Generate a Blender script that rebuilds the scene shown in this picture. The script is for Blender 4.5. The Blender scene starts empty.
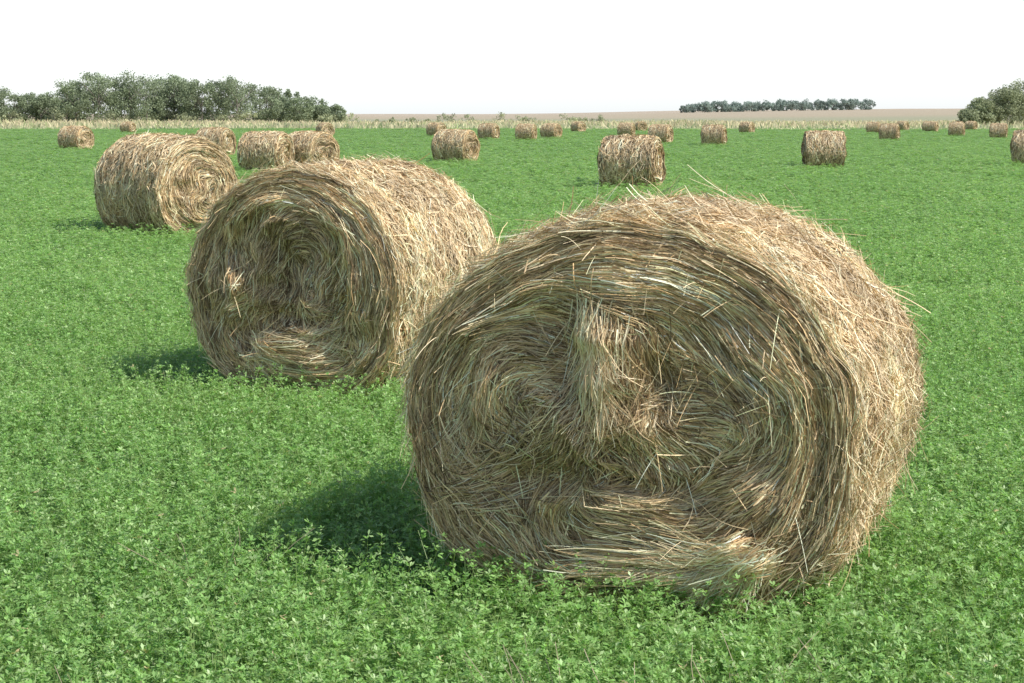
import bpy, math, numpy as np
from mathutils import Vector
rng=np.random.default_rng(7)
scene=bpy.context.scene
scene.view_settings.view_transform='Standard'
scene.view_settings.look='None'
scene.view_settings.exposure=0

# ------------------------------------------------------------ noise
def _h(ix,iy,iz,seed):
    with np.errstate(over='ignore'):
        n=(ix.astype(np.int64)*374761393+iy.astype(np.int64)*668265263+iz.astype(np.int64)*1440662683+seed*974634777)&0xffffffff
        n=((n^(n>>13))*1274126177)&0xffffffff
        n=(n^(n>>16))&0xffff
    return n/65535.0
def vn(x,y,z=0.0,seed=0):
    x,y,z=np.broadcast_arrays(np.asarray(x,float),np.asarray(y,float),np.asarray(z,float))
    ix=np.floor(x);iy=np.floor(y);iz=np.floor(z)
    fx=x-ix;fy=y-iy;fz=z-iz
    fx=fx*fx*(3-2*fx);fy=fy*fy*(3-2*fy);fz=fz*fz*(3-2*fz)
    r=0
    for a in (0,1):
        for b in (0,1):
            for c in (0,1):
                w=(fx if a else 1-fx)*(fy if b else 1-fy)*(fz if c else 1-fz)
                r=r+w*_h(ix+a,iy+b,iz+c,seed)
    return r*2-1
def fbm(x,y,z=0.0,seed=0,o=3):
    r=0;a=1;t=0
    for i in range(o):
        r=r+a*vn(np.asarray(x)*2**i,np.asarray(y)*2**i,np.asarray(z)*2**i,seed+i*17);t+=a;a*=.5
    return r/t

# ------------------------------------------------------------ mesh helpers
class MB:
    def __init__(s): s.v=[];s.f=[];s.c=[];s.n=0
    def add(s,v,f,c):
        s.v.append(v);s.f.append(f+s.n);s.c.append(c);s.n+=len(v)
    def mesh(s,name,mat,smooth=False):
        v=np.concatenate(s.v).astype(np.float32);f=np.concatenate(s.f).astype(np.int32);c=np.concatenate(s.c).astype(np.float32)
        m=bpy.data.meshes.new(name)
        m.vertices.add(len(v));m.vertices.foreach_set('co',v.ravel())
        m.loops.add(f.size);m.loops.foreach_set('vertex_index',f.ravel())
        m.polygons.add(len(f));m.polygons.foreach_set('loop_start',np.arange(0,f.size,4,dtype=np.int32))
        m.update(calc_edges=True)
        if smooth: m.polygons.foreach_set('use_smooth',np.ones(len(f),bool))
        at=m.color_attributes.new('Col','FLOAT_COLOR','POINT')
        cc=np.ones((len(v),4),np.float32);cc[:,:3]=c
        at.data.foreach_set('color',cc.ravel())
        m.materials.append(mat);m.validate();m.update()
        return m
def ribbons(mb,P,N,w,col,taper=.5):
    n,k,_=P.shape
    T=np.gradient(P,axis=1)
    T/=np.linalg.norm(T,axis=2,keepdims=True)+1e-9
    S=np.cross(T,np.broadcast_to(N,P.shape))
    S/=np.linalg.norm(S,axis=2,keepdims=True)+1e-9
    t=np.linspace(0,1,k)[None,:,None]
    ww=w[:,None,None]*(1-taper*t)*.5
    V=np.stack([P-S*ww,P+S*ww],axis=2).reshape(-1,3)
    i=np.arange(n)[:,None]*k*2+np.arange(k-1)[None,:]*2
    F=np.stack([i,i+1,i+3,i+2],axis=-1).reshape(-1,4)
    C=np.repeat(col,k*2,axis=0)
    mb.add(V,F,C)
def newobj(name,mesh,loc=(0,0,0),rz=0,sc=1):
    o=bpy.data.objects.new(name,mesh);o.location=loc;o.rotation_euler=(0,0,rz)
    o.scale=(sc,sc,sc) if not hasattr(sc,'__len__') else sc
    scene.collection.objects.link(o);return o

# ------------------------------------------------------------ materials
def mat_attr(name,rough=.6,transl=0.0,spec=.3,var=.0,nscale=3.0,field=0):
    m=bpy.data.materials.new(name);m.use_nodes=True
    nt=m.node_tree;nt.nodes.clear();N=nt.nodes.new;L=nt.links.new
    out=N('ShaderNodeOutputMaterial');p=N('ShaderNodeBsdfPrincipled')
    p.inputs['Roughness'].default_value=rough
    p.inputs['Specular IOR Level'].default_value=spec
    a=N('ShaderNodeAttribute');a.attribute_name='Col'
    col=a.outputs['Color']
    geo=N('ShaderNodeNewGeometry')
    if var>0:
        no=N('ShaderNodeTexNoise');no.inputs['Scale'].default_value=nscale;no.inputs['Detail'].default_value=3
        L(geo.outputs['Position'],no.inputs['Vector'])
        mr=N('ShaderNodeMapRange');mr.inputs['From Min'].default_value=.3;mr.inputs['From Max'].default_value=.7
        mr.inputs['To Min'].default_value=1-var;mr.inputs['To Max'].default_value=1+var
        L(no.outputs['Fac'],mr.inputs['Value'])
        vm=N('ShaderNodeVectorMath');vm.operation='SCALE'
        L(col,vm.inputs[0]);L(mr.outputs['Result'],vm.inputs['Scale']);col=vm.outputs[0]
    if field:
        n2=N('ShaderNodeTexNoise');n2.inputs['Scale'].default_value=.35;n2.inputs['Detail'].default_value=5;n2.inputs['Roughness'].default_value=.65
        mp=N('ShaderNodeMapping');mp.inputs['Scale'].default_value=(.5,1,1)
        L(geo.outputs['Position'],mp.inputs['Vector']);L(mp.outputs[0],n2.inputs['Vector'])
        cr=N('ShaderNodeMapRange');cr.inputs['From Min'].default_value=.34;cr.inputs['From Max'].default_value=.66
        L(n2.outputs['Fac'],cr.inputs['Value'])
        mx=N('ShaderNodeMix');mx.data_type='RGBA';mx.blend_type='MULTIPLY'
        L(cr.outputs[0],mx.inputs['Factor']);L(col,mx.inputs[6]);mx.inputs[7].default_value=(1.32,1.18,1.32,1)
        col=mx.outputs[2]
    L(col,p.inputs['Base Color'])
    if transl>0:
        t=N('ShaderNodeBsdfTranslucent');ms=N('ShaderNodeMixShader');ms.inputs[0].default_value=transl
        vm=N('ShaderNodeVectorMath');vm.operation='MULTIPLY';vm.inputs[1].default_value=(1.25,1.3,.75) if field else (1,1,1)
        L(col,vm.inputs[0]);L(vm.outputs[0],t.inputs['Color'])
        L(p.outputs[0],ms.inputs[1]);L(t.outputs[0],ms.inputs[2]);L(ms.outputs[0],out.inputs[0])
    else: L(p.outputs[0],out.inputs[0])
    return m
M_straw=mat_attr('straw',.5,0,.35,.20,9.0)
M_leaf=mat_attr('alfalfa_leaf',.42,.40,.42,0,field=1)
M_dry=mat_attr('dry_grass_blade',.7,.25,.2,.25,.08)
M_tree=mat_attr('tree_foliage',.7,.3,.2,.2,.15)
M_bark=mat_attr('bark',.9,0,.1,.2,2)

# ------------------------------------------------------------ hay bales
def bale_mesh(name,a,b,L,zc,seed,nface,nside,wid,bodycol=.10,tufts=False,fly=1.0,res=1.0,rim=.955,lenf=1.0,bright=1.0,K=7,mess=1.0,sq=.78):
    r=np.random.default_rng(seed)
    mb=MB()
    def outline(phi,e,y):
        f=1-(1-rim)*np.exp(-(e/.09)**2)
        n=1+.020*fbm(np.cos(phi)*1.6+5,np.sin(phi)*1.6,y*1.1,seed)+.014*vn(np.cos(phi)*7,np.sin(phi)*7,y*6,seed+3)
        f=f*n
        c=np.cos(phi);s=np.sin(phi)
        lo=np.clip(-s*2,0,1)
        cc=np.sign(c)*np.abs(c)**(1-(1-sq)*lo)
        x=a*cc*(1-.02*s)*f
        z=zc+b*s*f
        z=np.where(z<.0,z*.15,z)
        return x,z
    def warp(u,v,sd):
        rho2=np.clip(u*u+v*v,0,1)
        A=(1-rho2)**1.5
        wu=u+A*.36*vn(u*1.3+3,v*1.3,0,sd+1)+A*.07*vn(u*3.4,v*3.4,2,sd+5)
        wv=v+A*.36*vn(u*1.3,v*1.3+9,0,sd+2)+A*.07*vn(u*3.4,v*3.4,5,sd+6)
        return wu,wv
    def psi(u,v,sd):
        wu,wv=warp(u,v,sd)
        return np.hypot(wu,wv)
    def hollow(u,v):
        if not tufts: return 0*u
        if tufts==1:
            H=[(.22,-.36,.20,.11),(.20,.16,.07,.20),(-.28,-.34,.16,.07),(-.26,.30,.06,.22),(-.02,-.30,.12,.07)]
        else:
            H=[(.05,.25,.25,.16),(-.1,-.25,.18,.10),(.25,-.2,.10,.2)]
        s=0*u
        for (cu,cv,ru,rv_) in H: s=s+np.exp(-((u-cu)/ru)**2-((v-cv)/rv_)**2)
        return np.clip(s,0,1)
    def height(u,v,sd):
        p=psi(u,v,sd);rho=np.hypot(u,v)
        env=np.clip(1.08-rho**4,0,1)
        h=.040*vn(p*8,u*.9,v*.9,sd+11)+.030*vn(p*21,u*1.6,v*1.6,sd+12)+.012*vn(p*45,u*2,v*2,sd+14)+.11*fbm(u*2.3,v*2.3,1,sd+13)*env
        h=h+.05*mess*vn(u*6,v*6,3,sd+15)*np.clip(1-rho*1.1,0,1)
        h=h*np.clip((1.02-rho)*9,0.12,1)
        return h+.03*(1-rho**6)-.075*hollow(u,v)
    def fmap(u,v,lift,back):
        sd=seed+100*back
        phi=np.arctan2(v,u);rho=np.hypot(u,v)
        y0=L if back else 0.0
        x,z=outline(phi,0.0,y0)
        x=x*rho; z=zc+(z-zc)*rho
        h=height(u,v,sd)+lift
        y=L+h if back else -h
        return np.stack([x,y,z],-1)
    def smap(phi,s,lift):
        e=np.minimum(s,L-s);e=np.maximum(e,0)
        x,z=outline(phi,e,s)
        l=lift+.016*vn(s*9,np.cos(phi)*3,np.sin(phi)*3,seed+31)+.014*vn(s*26,np.cos(phi)*9,np.sin(phi)*9,seed+32)
        x=x+np.cos(phi)*l; z=z+np.sin(phi)*l
        z=np.maximum(z,.004)
        return np.stack([x,s,z],-1)
    nphi=int(140*res);nf=int(34*res);ns=int(30*res)
    ph=np.linspace(0,2*np.pi,nphi,endpoint=False)
    rows=[]
    for rho in np.linspace(.01,1,nf): rows.append(fmap(np.cos(ph)*rho,np.sin(ph)*rho,-.026,0))
    for s in np.linspace(.015,L-.015,ns): rows.append(smap(ph,np.full(nphi,s),-.018))
    for rho in np.linspace(1,.01,nf): rows.append(fmap(np.cos(ph)*rho,np.sin(ph)*rho,-.026,1))
    V=np.array(rows);R=len(rows)
    i=np.arange(R-1)[:,None]*nphi;j=np.arange(nphi)[None,:];j2=(j+1)%nphi
    F=np.stack([i+j,i+nphi+j,i+nphi+j2,i+j2],-1).reshape(-1,4)
    V=V.reshape(-1,3)
    cn=(1+.5*vn(V[:,0]*18,V[:,1]*30,V[:,2]*18,seed))[:,None]
    mb.add(V,F,np.array([[1.0,.74,.44]])*bodycol*cn)  # body coloured darker than the straw, standing in for shade between strands
    pal=np.array([[.86,.665,.415],[.70,.515,.295],[.52,.365,.19],[.94,.79,.54],[.33,.225,.115],[.62,.50,.31],[.15,.10,.05],[.58,.38,.19]])*bright
    def colors(n,band,pr):
        c=pal[r.choice(len(pal),n,p=pr)]
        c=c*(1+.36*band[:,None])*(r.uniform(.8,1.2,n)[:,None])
        return np.clip(c,.015,.9)
    pf=[.12,.16,.18,.07,.15,.10,.18,.04];ps=[.26,.22,.11,.22,.04,.1,.01,.04]
    for back in (0,1):
        n=nface if back==0 or not tufts else nface//3
        sd=seed+100*back
        rho=np.sqrt(r.uniform(0,1,n))*1.0;th=r.uniform(0,2*np.pi,n)
        u=rho*np.cos(th);v=rho*np.sin(th)
        ln=r.uniform(.12,.62,n)*lenf*np.where(rho<.5,.75,1)
        wild=r.random(n)<.11
        ln=np.where(wild,ln*.55,ln)
        dev=r.normal(0,.09,n)+np.where(wild,r.normal(0,.9,n),0)
        curl=r.normal(0,.05,n)
        sgn=np.where(r.random(n)<.5,1,-1)
        U=np.zeros((n,K));Vv=np.zeros((n,K));U[:,0]=u;Vv[:,0]=v
        e=.01
        for k in range(1,K):
            gu=(psi(u+e,v,sd)-psi(u-e,v,sd));gv=(psi(u,v+e,sd)-psi(u,v-e,sd))
            inn=np.clip(1.15-np.hypot(u+.05,v)*1.35,0,1)
            g=np.arctan2(gv,gu)+np.pi/2+dev+curl*(k-K/2)*.6+mess*inn*(2.3*vn(u*1.9,v*1.9,7,sd+61)+1.4*vn(u*4.5,v*4.5,7,sd+62))
            st=ln/(K-1)/a*sgn
            u=u+np.cos(g)*st;v=v+np.sin(g)*st
            rr=np.hypot(u,v);q=np.where(rr>1.0,1.0/rr,1);u=u*q;v=v*q
            U[:,k]=u;Vv[:,k]=v
        t=np.linspace(0,1,K)[None,:]
        base=r.uniform(-.026,.012,n)[:,None]
        arch=np.abs(r.normal(0,.010,n))[:,None]*(2*t-1)**2
        one=(r.random(n)<.08*fly)[:,None]*r.uniform(.01,.08,n)[:,None]*t**2
        lift=base+arch*np.where(r.random(n)<.5,1,-.6)[:,None]+one
        P=fmap(U,Vv,lift,back)
        P[...,2]=np.maximum(P[...,2],.01)
        Nn=np.array([0,1.0 if back else -1.0,0])[None,None]+r.normal(0,.5,(n,1,3))
        p0=psi(U[:,3],Vv[:,3],sd)
        band=vn(p0*17,U[:,3]*1.3,Vv[:,3]*1.3,sd+41)*1.1+.5*vn(U[:,3]*3,Vv[:,3]*3,0,sd+42)+(base[:,0]+.006)*30  # last term darkens deeper strands, painting gap shade into their colour
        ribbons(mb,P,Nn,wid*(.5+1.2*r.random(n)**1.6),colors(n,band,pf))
    n=nside
    ph0=r.uniform(-.25*np.pi,1.25*np.pi,n);low=r.random(n)<.18;ph0=np.where(low,r.uniform(1.25*np.pi,1.75*np.pi,n),ph0)
    s0=r.uniform(0,L,n)
    ang=r.normal(0,.34,n)+np.where(r.random(n)<.28,r.normal(0,.9,n),0)
    ln=r.uniform(.07,.36,n)*lenf;sgn=np.where(r.random(n)<.5,1,-1)
    curl=r.normal(0,.10,n)
    PH=np.zeros((n,K));S=np.zeros((n,K));p=ph0.copy();s=s0.copy();PH[:,0]=p;S[:,0]=s
    for k in range(1,K):
        g=ang+curl*(k-K/2)
        p=p+np.cos(g)*ln/(K-1)/a*sgn;s=s+np.sin(g)*ln/(K-1)
        s=np.clip(s,-.012,L+.012)
        PH[:,k]=p;S[:,k]=s
    t=np.linspace(0,1,K)[None,:]
    base=r.uniform(-.016,.020,n)[:,None]
    arch=np.abs(r.normal(0,.014,n))[:,None]*(2*t-1)**2*np.where(r.random(n)<.6,1,-.6)[:,None]
    one=(r.random(n)<.18*fly)[:,None]*r.uniform(.01,.06,n)[:,None]*t**2
    far=(r.random(n)<.010*fly)[:,None]*r.uniform(.04,.12,n)[:,None]*t
    P=smap(PH,S,base+arch+one+far)
    Nn=np.stack([np.cos(PH),0*PH,np.sin(PH)],-1)+r.normal(0,.5,(n,1,3))
    band=.8*vn(S[:,3]*14,PH[:,3]*1.2,0,seed+51)+.5*vn(S[:,3]*4,PH[:,3]*4,0,seed+52)
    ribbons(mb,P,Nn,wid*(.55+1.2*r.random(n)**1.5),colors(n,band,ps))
    # shaggy ends around the rim, leaving the edge tangentially and flaring outwards
    n=int(nface*.055*fly)
    p=r.uniform(-.1*np.pi,1.1*np.pi,n);ex=r.random(n)<.3;p=np.where(ex,r.uniform(0,2*np.pi,n),p)
    s0=np.abs(r.normal(0,.05,n));ln=r.uniform(.08,.3,n)*lenf;sg=np.where(r.random(n)<.6,1,-1)
    PH=p[:,None]+sg[:,None]*ln[:,None]*t/a;S=s0[:,None]-r.uniform(-.02,.07,n)[:,None]*t
    lf=r.uniform(-.01,.01,n)[:,None]+np.abs(r.normal(0,.032,n))[:,None]*t**1.6
    P=smap(PH,S,lf)
    ribbons(mb,P,r.normal(0,1,(n,1,3)),wid*r.uniform(.5,1.2,n),colors(n,np.full(n,.3),ps))
    # loose stalks hanging off the face
    n=int(nface*.012*fly)
    rho=np.sqrt(r.uniform(0,1,n));th=r.uniform(0,2*np.pi,n)
    u=rho*np.cos(th)*.95;v=rho*np.sin(th)*.95
    P0=fmap(u,v,np.full(n,-.01),0)
    d=r.normal(0,1,(n,3));d[:,1]=-np.abs(d[:,1])*.4-.08;d[:,2]-=.35;d/=np.linalg.norm(d,axis=1,keepdims=True)
    ln=r.uniform(.05,.20,n)*lenf
    P=P0[:,None]+d[:,None]*(np.linspace(0,1,K)[None,:,None]*ln[:,None,None])
    P[...,2]-=(np.linspace(0,1,K)**2)[None]*ln[:,None]*.3
    P[...,2]=np.maximum(P[...,2],.01)
    ribbons(mb,P,r.normal(0,1,(n,1,3)),wid*r.uniform(.6,1.2,n),colors(n,np.full(n,.5),ps))
    def tuft(u0,v0,ang,spread,n,l0,l1,su,sv,lift=.03,curv=0.0,br=1.25,back=0):
        uu=u0+r.normal(0,su,n);vv=v0+r.normal(0,sv,n)
        g=ang+r.normal(0,spread,n);ln=r.uniform(l0,l1,n)
        U=np.zeros((n,K));W=np.zeros((n,K));U[:,0]=uu;W[:,0]=vv
        cu=curv+r.normal(0,.08,n)
        for k in range(1,K):
            uu=uu+np.cos(g)*ln/(K-1)/a;vv=vv+np.sin(g)*ln/(K-1)/b;g=g+cu
            U[:,k]=uu;W[:,k]=vv
        t=np.linspace(0,1,K)[None,:]
        lf=r.uniform(-.01,lift,n)[:,None]+np.abs(r.normal(0,.02,n))[:,None]*t**1.5
        rr=np.hypot(U,W);q=np.where(rr>1,1/rr,1);U=U*q;W=W*q
        P=fmap(U,W,lf,back);P[...,2]=np.maximum(P[...,2],.012)
        ribbons(mb,P,np.array([0,-1.0,0])[None,None]+r.normal(0,.4,(n,1,3)),wid*r.uniform(.6,1.3,n),np.clip(colors(n,np.full(n,.1),pf if br<1.0 else ps)*br,0,.9))
    if tufts==1:
        # bent-over wad of straw left of centre
        tuft(-.10,.46,-1.55,.20,520,.14,.34,.05,.11,.07,.02,1.0)
        tuft(-.05,.34,-1.85,.32,420,.10,.26,.055,.12,.08,.06,1.0)
        tuft(-.12,.08,-2.3,.40,380,.08,.24,.07,.09,.06,.1,.97)
        tuft(.10,.44,-1.40,.14,300,.2,.42,.04,.10,.03,.0,.9)
        # pale wad pulled out at the bottom right
        tuft(.50,-.62,-2.75,.20,1100,.14,.36,.06,.05,.10,.03,1.15)
        tuft(.24,-.74,-3.0,.28,420,.1,.28,.09,.04,.07,.02,1.1)
        tuft(-.70,-.42,.25,.15,500,.2,.5,.05,.08,.03,.09,.85)
        tuft(-.62,.25,-1.9,.10,260,.2,.45,.03,.1,.01,-.02,1.0)
    if tufts==2:
        tuft(-.25,-.55,-.5,.6,320,.1,.32,.08,.08,.06,.0,1.05)
        tuft(-.3,.0,-1.9,.4,200,.1,.3,.1,.1,.03,.0,.95)
        tuft(.1,-.5,.5,.4,200,.1,.3,.1,.08,.04,.0,1.0)
    return mb.mesh(name,M_straw)

R=math.radians
def bale(mesh,x,y,rz,sc=1.0):
    return newobj('hay_bale',mesh,(x,y,0),rz,sc)
m1=bale_mesh('hay_bale_a',.875,.735,1.37,.708,11,44000,40000,.0038,bodycol=.035,tufts=1,sq=.62)
bale(m1,.400,6.13,R(-21))
m2=bale_mesh('hay_bale_b',.80,.755,1.44,.735,23,25000,24000,.0050,bodycol=.035,tufts=2,fly=.9,sq=.7)
bale(m2,-1.38,10.75,R(-24))
m3=bale_mesh('hay_bale_c',.79,.77,1.5,.755,37,8000,11000,.009,bodycol=.14,fly=.6,res=.7,lenf=1.1,bright=.95,mess=.4)
bale(m3,-4.70,25.6,R(50))
far=[bale_mesh('hay_bale_far%d'%i,.72+.02*i,.69,1.3,.67,50+i*7,2200,3200,.015,bodycol=.28,fly=.45,res=.45,lenf=1.1,bright=.92,K=5,mess=.3,sq=.85) for i in range(4)]
FB=[(-13.4,77.6,66),(-7.98,55.7,70),(-6.7,56.9,52),(-24.1,95,62),(-46,206,66),(-17.8,164,30),(-2.2,67,64),(-7.2,164,50),(-1.9,140,62),
(1.1,134,70),(3.35,147,58),(8.3,215,40),(2.97,42.7,72),(10.9,164,66),(16.8,225,20),(10.2,118,64),(12.8,109,70),(26.9,197,50),(10.9,60,84),
(41.4,197,66),(29.4,134,66),(54.5,240,40),(55.2,228,66),(53.2,218,60),(57.5,222,74),(42.4,164,66),(66.7,250,50),(41.6,147,70),(19.1,63,68)]
for i,(x,y,rz) in enumerate(FB):
    an=R(rz);L=1.3
    bale(far[i%4],x+math.sin(an)*L/2,y-math.cos(an)*L/2,an)

# ------------------------------------------------------------ alfalfa crop: square tiles of plants
TS=.5
def tile(name,seed,nstem=140,nl=9,big=1.0):
    r=np.random.default_rng(seed);mb=MB();K=4
    b=np.stack([r.uniform(-TS/2,TS/2,nstem),r.uniform(-TS/2,TS/2,nstem),np.zeros(nstem)],-1)
    hn=vn(b[:,0]*8+50,b[:,1]*8,seed*1.7,9)
    H=r.uniform(.07,.18,nstem)*(1+.6*hn)
    H=np.where(r.random(nstem)<.13,H+.065,H)
    lean=r.normal(0,.34,(nstem,2))
    t=np.linspace(0,1,K)
    P=b[:,None,:]+np.concatenate([lean[:,None,:]*H[:,None,None]*(t**1.4)[None,:,None],(H[:,None]*t[None])[...,None]],-1)
    ribbons(mb,P,r.normal(0,1,(nstem,1,3)),np.full(nstem,.003),np.tile([[.26,.38,.13]],(nstem,1)))
    n=nstem*nl;s=np.repeat(np.arange(nstem),nl)
    tt=1-.8*r.random(n)**1.25
    C=b[s]+0;C[:,:2]+=lean[s]*(H[s]*tt**1.4)[:,None];C[:,2]=H[s]*tt
    az=r.uniform(0,2*np.pi,n);off=r.uniform(.006,.024,n)*(1.25-tt)
    C=C+np.stack([np.cos(az)*off,np.sin(az)*off,r.uniform(0,.012,n)],-1)
    el=r.uniform(-.15,1.0,n);size=r.uniform(.012,.026,n)*big
    pal=np.array([[.255,.455,.140],[.305,.495,.175],[.205,.395,.11],[.40,.56,.26]])
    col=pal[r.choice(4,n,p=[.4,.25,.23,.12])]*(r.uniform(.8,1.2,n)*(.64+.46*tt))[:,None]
    dead=r.random(n)<.004;col[dead]=[.56,.49,.27]
    for da in (-1.1,0,1.1):
        a2=az+da+r.normal(0,.15,n);e2=el*(1 if da==0 else .7)+r.normal(0,.25,n)
        d=np.stack([np.cos(a2)*np.cos(e2),np.sin(a2)*np.cos(e2),np.sin(e2)],-1)
        sd=np.stack([-np.sin(a2),np.cos(a2),r.normal(0,.35,n)],-1);sd/=np.linalg.norm(sd,axis=1,keepdims=True)
        S=size[:,None];w=S*.22
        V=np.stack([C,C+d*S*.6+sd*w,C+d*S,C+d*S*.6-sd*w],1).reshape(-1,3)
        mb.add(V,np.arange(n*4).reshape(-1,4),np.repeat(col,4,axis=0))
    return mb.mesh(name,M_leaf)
coll=bpy.data.collections.new('alfalfa_plants')
for i in range(9):
    o=bpy.data.objects.new('alfalfa_plant_%d'%i,tile('alfalfa_plant_%d'%i,300+i));coll.objects.link(o)
pts=[];rot=[];scl=[]
y=3.3
while y<296:
    k=max(1,y/12);s=TS*k
    hw=.30*y*1.22+1.5
    xs=np.arange(-hw,hw,s*.97)+rng.uniform(0,s)
    n=len(xs)
    X=xs+rng.uniform(-.04,.04,n)*s;Y=y+rng.uniform(-.05,.05,n)*s
    hz=(1+.25*(1-1/k))*(1+.25*fbm(X*.6,Y*.6,0,5))
    pts.append(np.stack([X,Y,0*X],-1))
    rot.append(np.stack([0*X,0*X,rng.integers(0,4,n)*math.pi/2+rng.normal(0,.1,n)],-1))
    scl.append(np.stack([0*X+k*1.03,0*X+k*1.03,hz],-1))
    y+=s*.97
pts=np.concatenate(pts).astype(np.float32);rot=np.concatenate(rot).astype(np.float32);scl=np.concatenate(scl).astype(np.float32)
pm=bpy.data.meshes.new('alfalfa_points');pm.vertices.add(len(pts));pm.vertices.foreach_set('co',pts.ravel())
for nm,d in (('rot',rot),('scl',scl)):
    at=pm.attributes.new(nm,'FLOAT_VECTOR','POINT');at.data.foreach_set('vector',d.ravel())
fo=newobj('alfalfa_crop',pm)
ng=bpy.data.node_groups.new('scatter_alfalfa','GeometryNodeTree')
ng.interface.new_socket(name='Geometry',in_out='INPUT',socket_type='NodeSocketGeometry')
ng.interface.new_socket(name='Geometry',in_out='OUTPUT',socket_type='NodeSocketGeometry')
G=ng.nodes.new;gi=G('NodeGroupInput');go=G('NodeGroupOutput')
ci=G('GeometryNodeCollectionInfo');ci.inputs['Collection'].default_value=coll
ci.inputs['Separate Children'].default_value=True;ci.inputs['Reset Children'].default_value=True
ip=G('GeometryNodeInstanceOnPoints');ip.inputs['Pick Instance'].default_value=True
ar=G('GeometryNodeInputNamedAttribute');ar.data_type='FLOAT_VECTOR';ar.inputs['Name'].default_value='rot'
as_=G('GeometryNodeInputNamedAttribute');as_.data_type='FLOAT_VECTOR';as_.inputs['Name'].default_value='scl'
e2r=G('FunctionNodeEulerToRotation')
rv=G('FunctionNodeRandomValue');rv.data_type='INT';rv.inputs[4].default_value=0;rv.inputs[5].default_value=8
ng.links.new(rv.outputs[2],ip.inputs['Instance Index'])
ng.links.new(gi.outputs[0],ip.inputs['Points']);ng.links.new(ci.outputs[0],ip.inputs['Instance'])
ng.links.new(ar.outputs['Attribute'],e2r.inputs[0]);ng.links.new(e2r.outputs[0],ip.inputs['Rotation'])
ng.links.new(as_.outputs['Attribute'],ip.inputs['Scale']);ng.links.new(ip.outputs[0],go.inputs[0])
md=fo.modifiers.new('scatter','NODES');md.node_group=ng

# ------------------------------------------------------------ ground
def sm(x,a,b):
    t=np.clip((x-a)/(b-a),0,1);return t*t*(3-2*t)
def gz(x,y):
    x=np.asarray(x,float);y=np.asarray(y,float)
    z=sm(y,420,1400)*(3.5+6.0*sm(x,-50,350))+sm(y,1400,2600)*4
    z=z+sm(y,330,600)*.5*vn(x*.006,y*.006,0,3)
    return z
ys=np.concatenate([np.linspace(-60,330,60),np.linspace(340,3200,90)])
xs=np.concatenate([np.linspace(-2200,-300,20),np.linspace(-280,280,50),np.linspace(300,2200,20)])
XX,YY=np.meshgrid(xs,ys);ZZ=gz(XX,YY)
V=np.stack([XX,YY,ZZ],-1).reshape(-1,3);nx=len(xs);ny=len(ys)
i=np.arange(ny-1)[:,None]*nx+np.arange(nx-1)[None]
F=np.stack([i,i+1,i+nx+1,i+nx],-1).reshape(-1,4)
gm=bpy.data.materials.new('field_ground');gm.use_nodes=True
nt=gm.node_tree;N=nt.nodes.new;Lk=nt.links.new;p=nt.nodes['Principled BSDF']
p.inputs['Roughness'].default_value=.95;p.inputs['Specular IOR Level'].default_value=.1
geo=N('ShaderNodeNewGeometry');sep=N('ShaderNodeSeparateXYZ');Lk(geo.outputs['Position'],sep.inputs[0])
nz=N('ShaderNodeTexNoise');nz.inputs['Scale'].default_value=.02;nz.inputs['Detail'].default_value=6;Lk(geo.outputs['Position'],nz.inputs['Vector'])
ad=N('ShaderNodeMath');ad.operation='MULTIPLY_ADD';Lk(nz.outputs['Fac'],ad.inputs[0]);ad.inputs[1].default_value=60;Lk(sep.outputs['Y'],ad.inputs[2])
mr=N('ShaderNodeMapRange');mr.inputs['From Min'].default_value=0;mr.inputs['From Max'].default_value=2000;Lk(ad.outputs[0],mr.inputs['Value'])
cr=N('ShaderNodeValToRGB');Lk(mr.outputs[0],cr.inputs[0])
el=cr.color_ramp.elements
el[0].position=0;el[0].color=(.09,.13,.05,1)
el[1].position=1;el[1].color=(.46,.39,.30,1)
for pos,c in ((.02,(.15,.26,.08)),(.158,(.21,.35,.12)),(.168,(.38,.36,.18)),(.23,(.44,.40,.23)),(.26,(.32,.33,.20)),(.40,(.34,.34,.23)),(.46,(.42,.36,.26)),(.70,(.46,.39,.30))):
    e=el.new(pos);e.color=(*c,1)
n2=N('ShaderNodeTexNoise');n2.inputs['Scale'].default_value=1.2;n2.inputs['Detail'].default_value=8;n2.inputs['Roughness'].default_value=.7;Lk(geo.outputs['Position'],n2.inputs['Vector'])
m2=N('ShaderNodeMapRange');m2.inputs['From Min'].default_value=.3;m2.inputs['From Max'].default_value=.7;m2.inputs['To Min'].default_value=.65;m2.inputs['To Max'].default_value=1.3;Lk(n2.outputs['Fac'],m2.inputs['Value'])
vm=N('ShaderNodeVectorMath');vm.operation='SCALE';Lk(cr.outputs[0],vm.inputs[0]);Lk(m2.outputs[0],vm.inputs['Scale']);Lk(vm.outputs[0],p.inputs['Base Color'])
mb=MB();mb.add(V,F,np.ones((len(V),3)));newobj('ground',mb.mesh('ground',gm,True))

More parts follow.
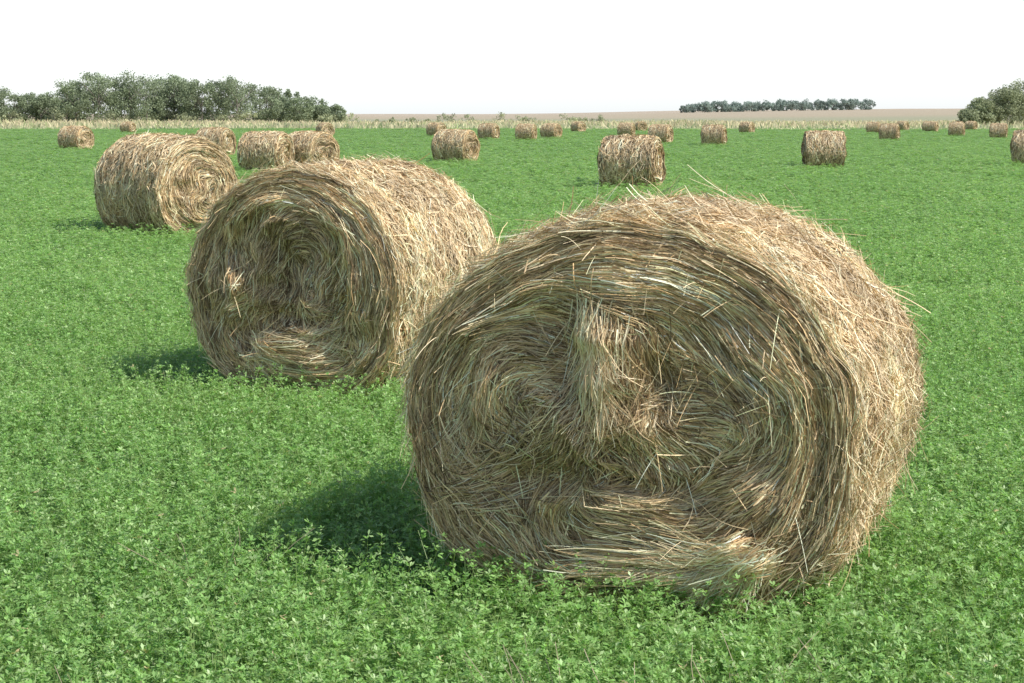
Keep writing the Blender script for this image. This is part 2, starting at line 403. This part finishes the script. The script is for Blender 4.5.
# ------------------------------------------------------------ dry grass margin beyond the crop
mb=MB();n=36000
Y=266+rng.random(n)**1.2*150;X=rng.uniform(-190,190,n)
den=vn(X*.03,Y*.05,0,9);Y=Y+den*14
H=rng.uniform(.5,1.2,n)*(1+.5*den)*np.clip((Y-240)/50,.5,1);K=3;t=np.linspace(0,1,K)
P=np.stack([X,Y,gz(X,Y)],-1)[:,None,:]+np.stack([rng.normal(0,.25,n)[:,None]*t**2*H[:,None],0*X[:,None]*t,H[:,None]*t],-1)
ci_=rng.random(n)
c=np.where(ci_[:,None]<.75,np.array([[.72,.64,.42]]),np.array([[.48,.52,.27]]))*rng.uniform(.85,1.1,n)[:,None]
ribbons(mb,P,np.array([0,-1.0,.5])[None,None]+rng.normal(0,.4,(n,1,3)),rng.uniform(.15,.5,n),c,.7)
newobj('dry_grass',mb.mesh('dry_grass',M_dry))

# dry weed stalks among the crop in the foreground
mb=MB();n=60
cl=rng.integers(0,6,n);cx=np.array([.22,.48,.08,-1.22,.75,-1.1])[cl];cy=np.array([4.75,4.6,4.9,4.7,4.95,6.4])[cl]
X=cx+rng.normal(0,.10,n);Y=cy+rng.normal(0,.10,n);K=5;t=np.linspace(0,1,K)
H=rng.uniform(.12,.27,n);ld=rng.normal(0,.45,(n,2))
P=np.stack([X[:,None]+ld[:,:1]*H[:,None]*t,Y[:,None]+ld[:,1:]*H[:,None]*t,H[:,None]*t+0*X[:,None]],-1)
P[...,0]+=(rng.normal(0,.05,n)[:,None]*t**2)
ribbons(mb,P,np.array([0,-1.0,.2])[None,None]+0*P[:,:1],rng.uniform(.002,.004,n),np.array([[.68,.55,.40]])*rng.uniform(.7,1.15,n)[:,None],.4)
newobj('dry_stalks',mb.mesh('dry_stalks',M_dry))

# ------------------------------------------------------------ trees, leaf colours lightened to carry distance haze
def tree_into(mf,mbk,x,y,H,W,r,leaf,ncl,nl,col):
    z0=float(gz(x,y))
    K=5;t=np.linspace(0,1,K)
    nlimb=6
    P=[np.stack([x+0*t+r.normal(0,.02*H)*t,y+0*t,z0+H*.75*t],-1)];ws=[.035*H]
    for q in range(nlimb):
        a=r.uniform(0,6.28);h0=r.uniform(.15,.5)*H;l=r.uniform(.3,.5)*W
        P.append(np.stack([x+math.cos(a)*l*t,y+math.sin(a)*l*t,z0+h0+H*.35*t**.8],-1));ws.append(.014*H)
    P=np.array(P);w=np.array(ws)
    for nn in ((0,-1.0,.1),(1.0,0,.1)):
        ribbons(mbk,P,np.array(nn)[None,None],w,np.tile([[.28,.25,.22]],(len(w),1)),.7)
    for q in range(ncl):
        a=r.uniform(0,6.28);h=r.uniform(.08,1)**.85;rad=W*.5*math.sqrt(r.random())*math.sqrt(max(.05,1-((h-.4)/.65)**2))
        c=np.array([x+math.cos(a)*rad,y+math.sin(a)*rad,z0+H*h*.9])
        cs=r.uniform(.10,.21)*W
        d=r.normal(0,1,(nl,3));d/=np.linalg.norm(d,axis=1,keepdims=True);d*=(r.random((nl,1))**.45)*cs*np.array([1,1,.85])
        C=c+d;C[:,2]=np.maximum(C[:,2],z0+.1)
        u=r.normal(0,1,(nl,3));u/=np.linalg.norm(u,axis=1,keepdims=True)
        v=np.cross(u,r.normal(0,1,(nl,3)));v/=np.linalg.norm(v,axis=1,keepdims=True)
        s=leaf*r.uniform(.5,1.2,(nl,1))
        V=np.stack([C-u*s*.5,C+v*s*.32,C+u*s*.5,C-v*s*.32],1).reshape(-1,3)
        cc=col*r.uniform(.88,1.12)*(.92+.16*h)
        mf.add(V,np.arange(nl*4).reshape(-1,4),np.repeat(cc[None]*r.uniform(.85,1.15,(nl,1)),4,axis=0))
def join_named(name,mf,mbk):
    root=bpy.data.objects.new(name,None);scene.collection.objects.link(root)
    for nm,b,m in (('foliage',mf,M_tree),('trunks',mbk,M_bark)):
        o=newobj(nm,b.mesh(name+'_'+nm,m));o.parent=root
r=np.random.default_rng(91)
mf=MB();mk=MB()
prof_x=[-210,-150,-129,-119,-114,-104,-90,-80,-68,-58,-50,-42]
prof_h=[9,10,9.8,7.8,11.4,13.4,14.2,13.8,12.8,9.8,7.0,4.5]
x=-210
while x<-44:
    h=np.interp(x,prof_x,prof_h)*r.uniform(.80,1.04)
    tree_into(mf,mk,x,r.uniform(425,455),h,h*r.uniform(.6,.8)+1.5,r,.5,26,95,np.array([.27,.325,.20])*r.uniform(.9,1.12))
    x+=r.uniform(1.2,2.6) if x>-170 else 6
x=-140
while x<36:
    h=r.uniform(1.8,4.5) if x<-40 else (r.uniform(1.2,3.2) if r.random()<.6 else .9)
    tree_into(mf,mk,x,r.uniform(418,440) if x<-40 else r.uniform(440,520),h,h*1.7,r,.45,8,38,np.array([.38,.41,.25])*r.uniform(.85,1.2))
    x+=r.uniform(1.3,3.0)
join_named('tree_row',mf,mk)
mf=MB();mk=MB()
x=118
while x<248:
    e=min(1,(x-114)/12,(254-x)/10)
    h=r.uniform(5.5,8)*(.45+.55*e)
    tree_into(mf,mk,x,r.uniform(1180,1210),h,h*1.5,r,1.1,10,44,np.array([.30,.37,.32])*r.uniform(.9,1.12))  # paler and bluer green, aerial haze painted into the foliage
    x+=r.uniform(1.4,2.4)
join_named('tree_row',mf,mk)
for (x,y,h,w) in ((91.5,318,7.4,8.5),(97,322,9.0,9.5),(86.8,316,5.6,6.0),(104,325,9.4,9.5),(83.6,314,3.4,5.0)):
    mf=MB();mk=MB()
    tree_into(mf,mk,x,y,h,w,r,.38,46,210,np.array([.34,.375,.23])*r.uniform(.94,1.08))
    join_named('tree',mf,mk)

# ------------------------------------------------------------ light, sky, camera
sx,sy,el_=.90,-.43,R(48)
hd=math.hypot(sx,sy);D=Vector((sx/hd*math.cos(el_),sy/hd*math.cos(el_),math.sin(el_)))
ld=bpy.data.lights.new('sun','SUN');ld.energy=5.0;ld.angle=R(.5);ld.color=(1,.955,.88)
lo=bpy.data.objects.new('sun',ld);lo.rotation_euler=D.to_track_quat('Z','Y').to_euler();scene.collection.objects.link(lo)
w=bpy.data.worlds.new('World');scene.world=w;w.use_nodes=True
nt=w.node_tree;N=nt.nodes.new;Lk=nt.links.new
bg=nt.nodes['Background'];sk=N('ShaderNodeTexSky');sk.sky_type='NISHITA';sk.sun_disc=False
sk.sun_elevation=el_;sk.sun_rotation=math.atan2(sx,sy);sk.dust_density=1.0;sk.air_density=1.0;sk.ozone_density=1.0
# bright summer haze that thins out with elevation, added over the clear-sky model
tc=N('ShaderNodeTexCoord');sp=N('ShaderNodeSeparateXYZ');Lk(tc.outputs['Generated'],sp.inputs[0])
mr=N('ShaderNodeMapRange');mr.interpolation_type='SMOOTHSTEP'
mr.inputs['From Min'].default_value=.03;mr.inputs['From Max'].default_value=.40;mr.inputs['To Min'].default_value=1;mr.inputs['To Max'].default_value=.0
Lk(sp.outputs['Z'],mr.inputs['Value'])
hz=N('ShaderNodeVectorMath');hz.operation='SCALE';hz.inputs[0].default_value=(4.75,5.1,5.75);Lk(mr.outputs[0],hz.inputs['Scale'])
ad=N('ShaderNodeVectorMath');ad.operation='ADD';Lk(sk.outputs[0],ad.inputs[0]);Lk(hz.outputs[0],ad.inputs[1])
Lk(ad.outputs[0],bg.inputs[0]);bg.inputs[1].default_value=.12
cam=bpy.data.cameras.new('camera');cam.lens=60;cam.sensor_width=36;cam.clip_end=6000;cam.clip_start=.1
co=bpy.data.objects.new('camera',cam);co.location=(0,0,1.8);co.rotation_euler=(R(90-7.46),0,0);scene.collection.objects.link(co)
scene.camera=co
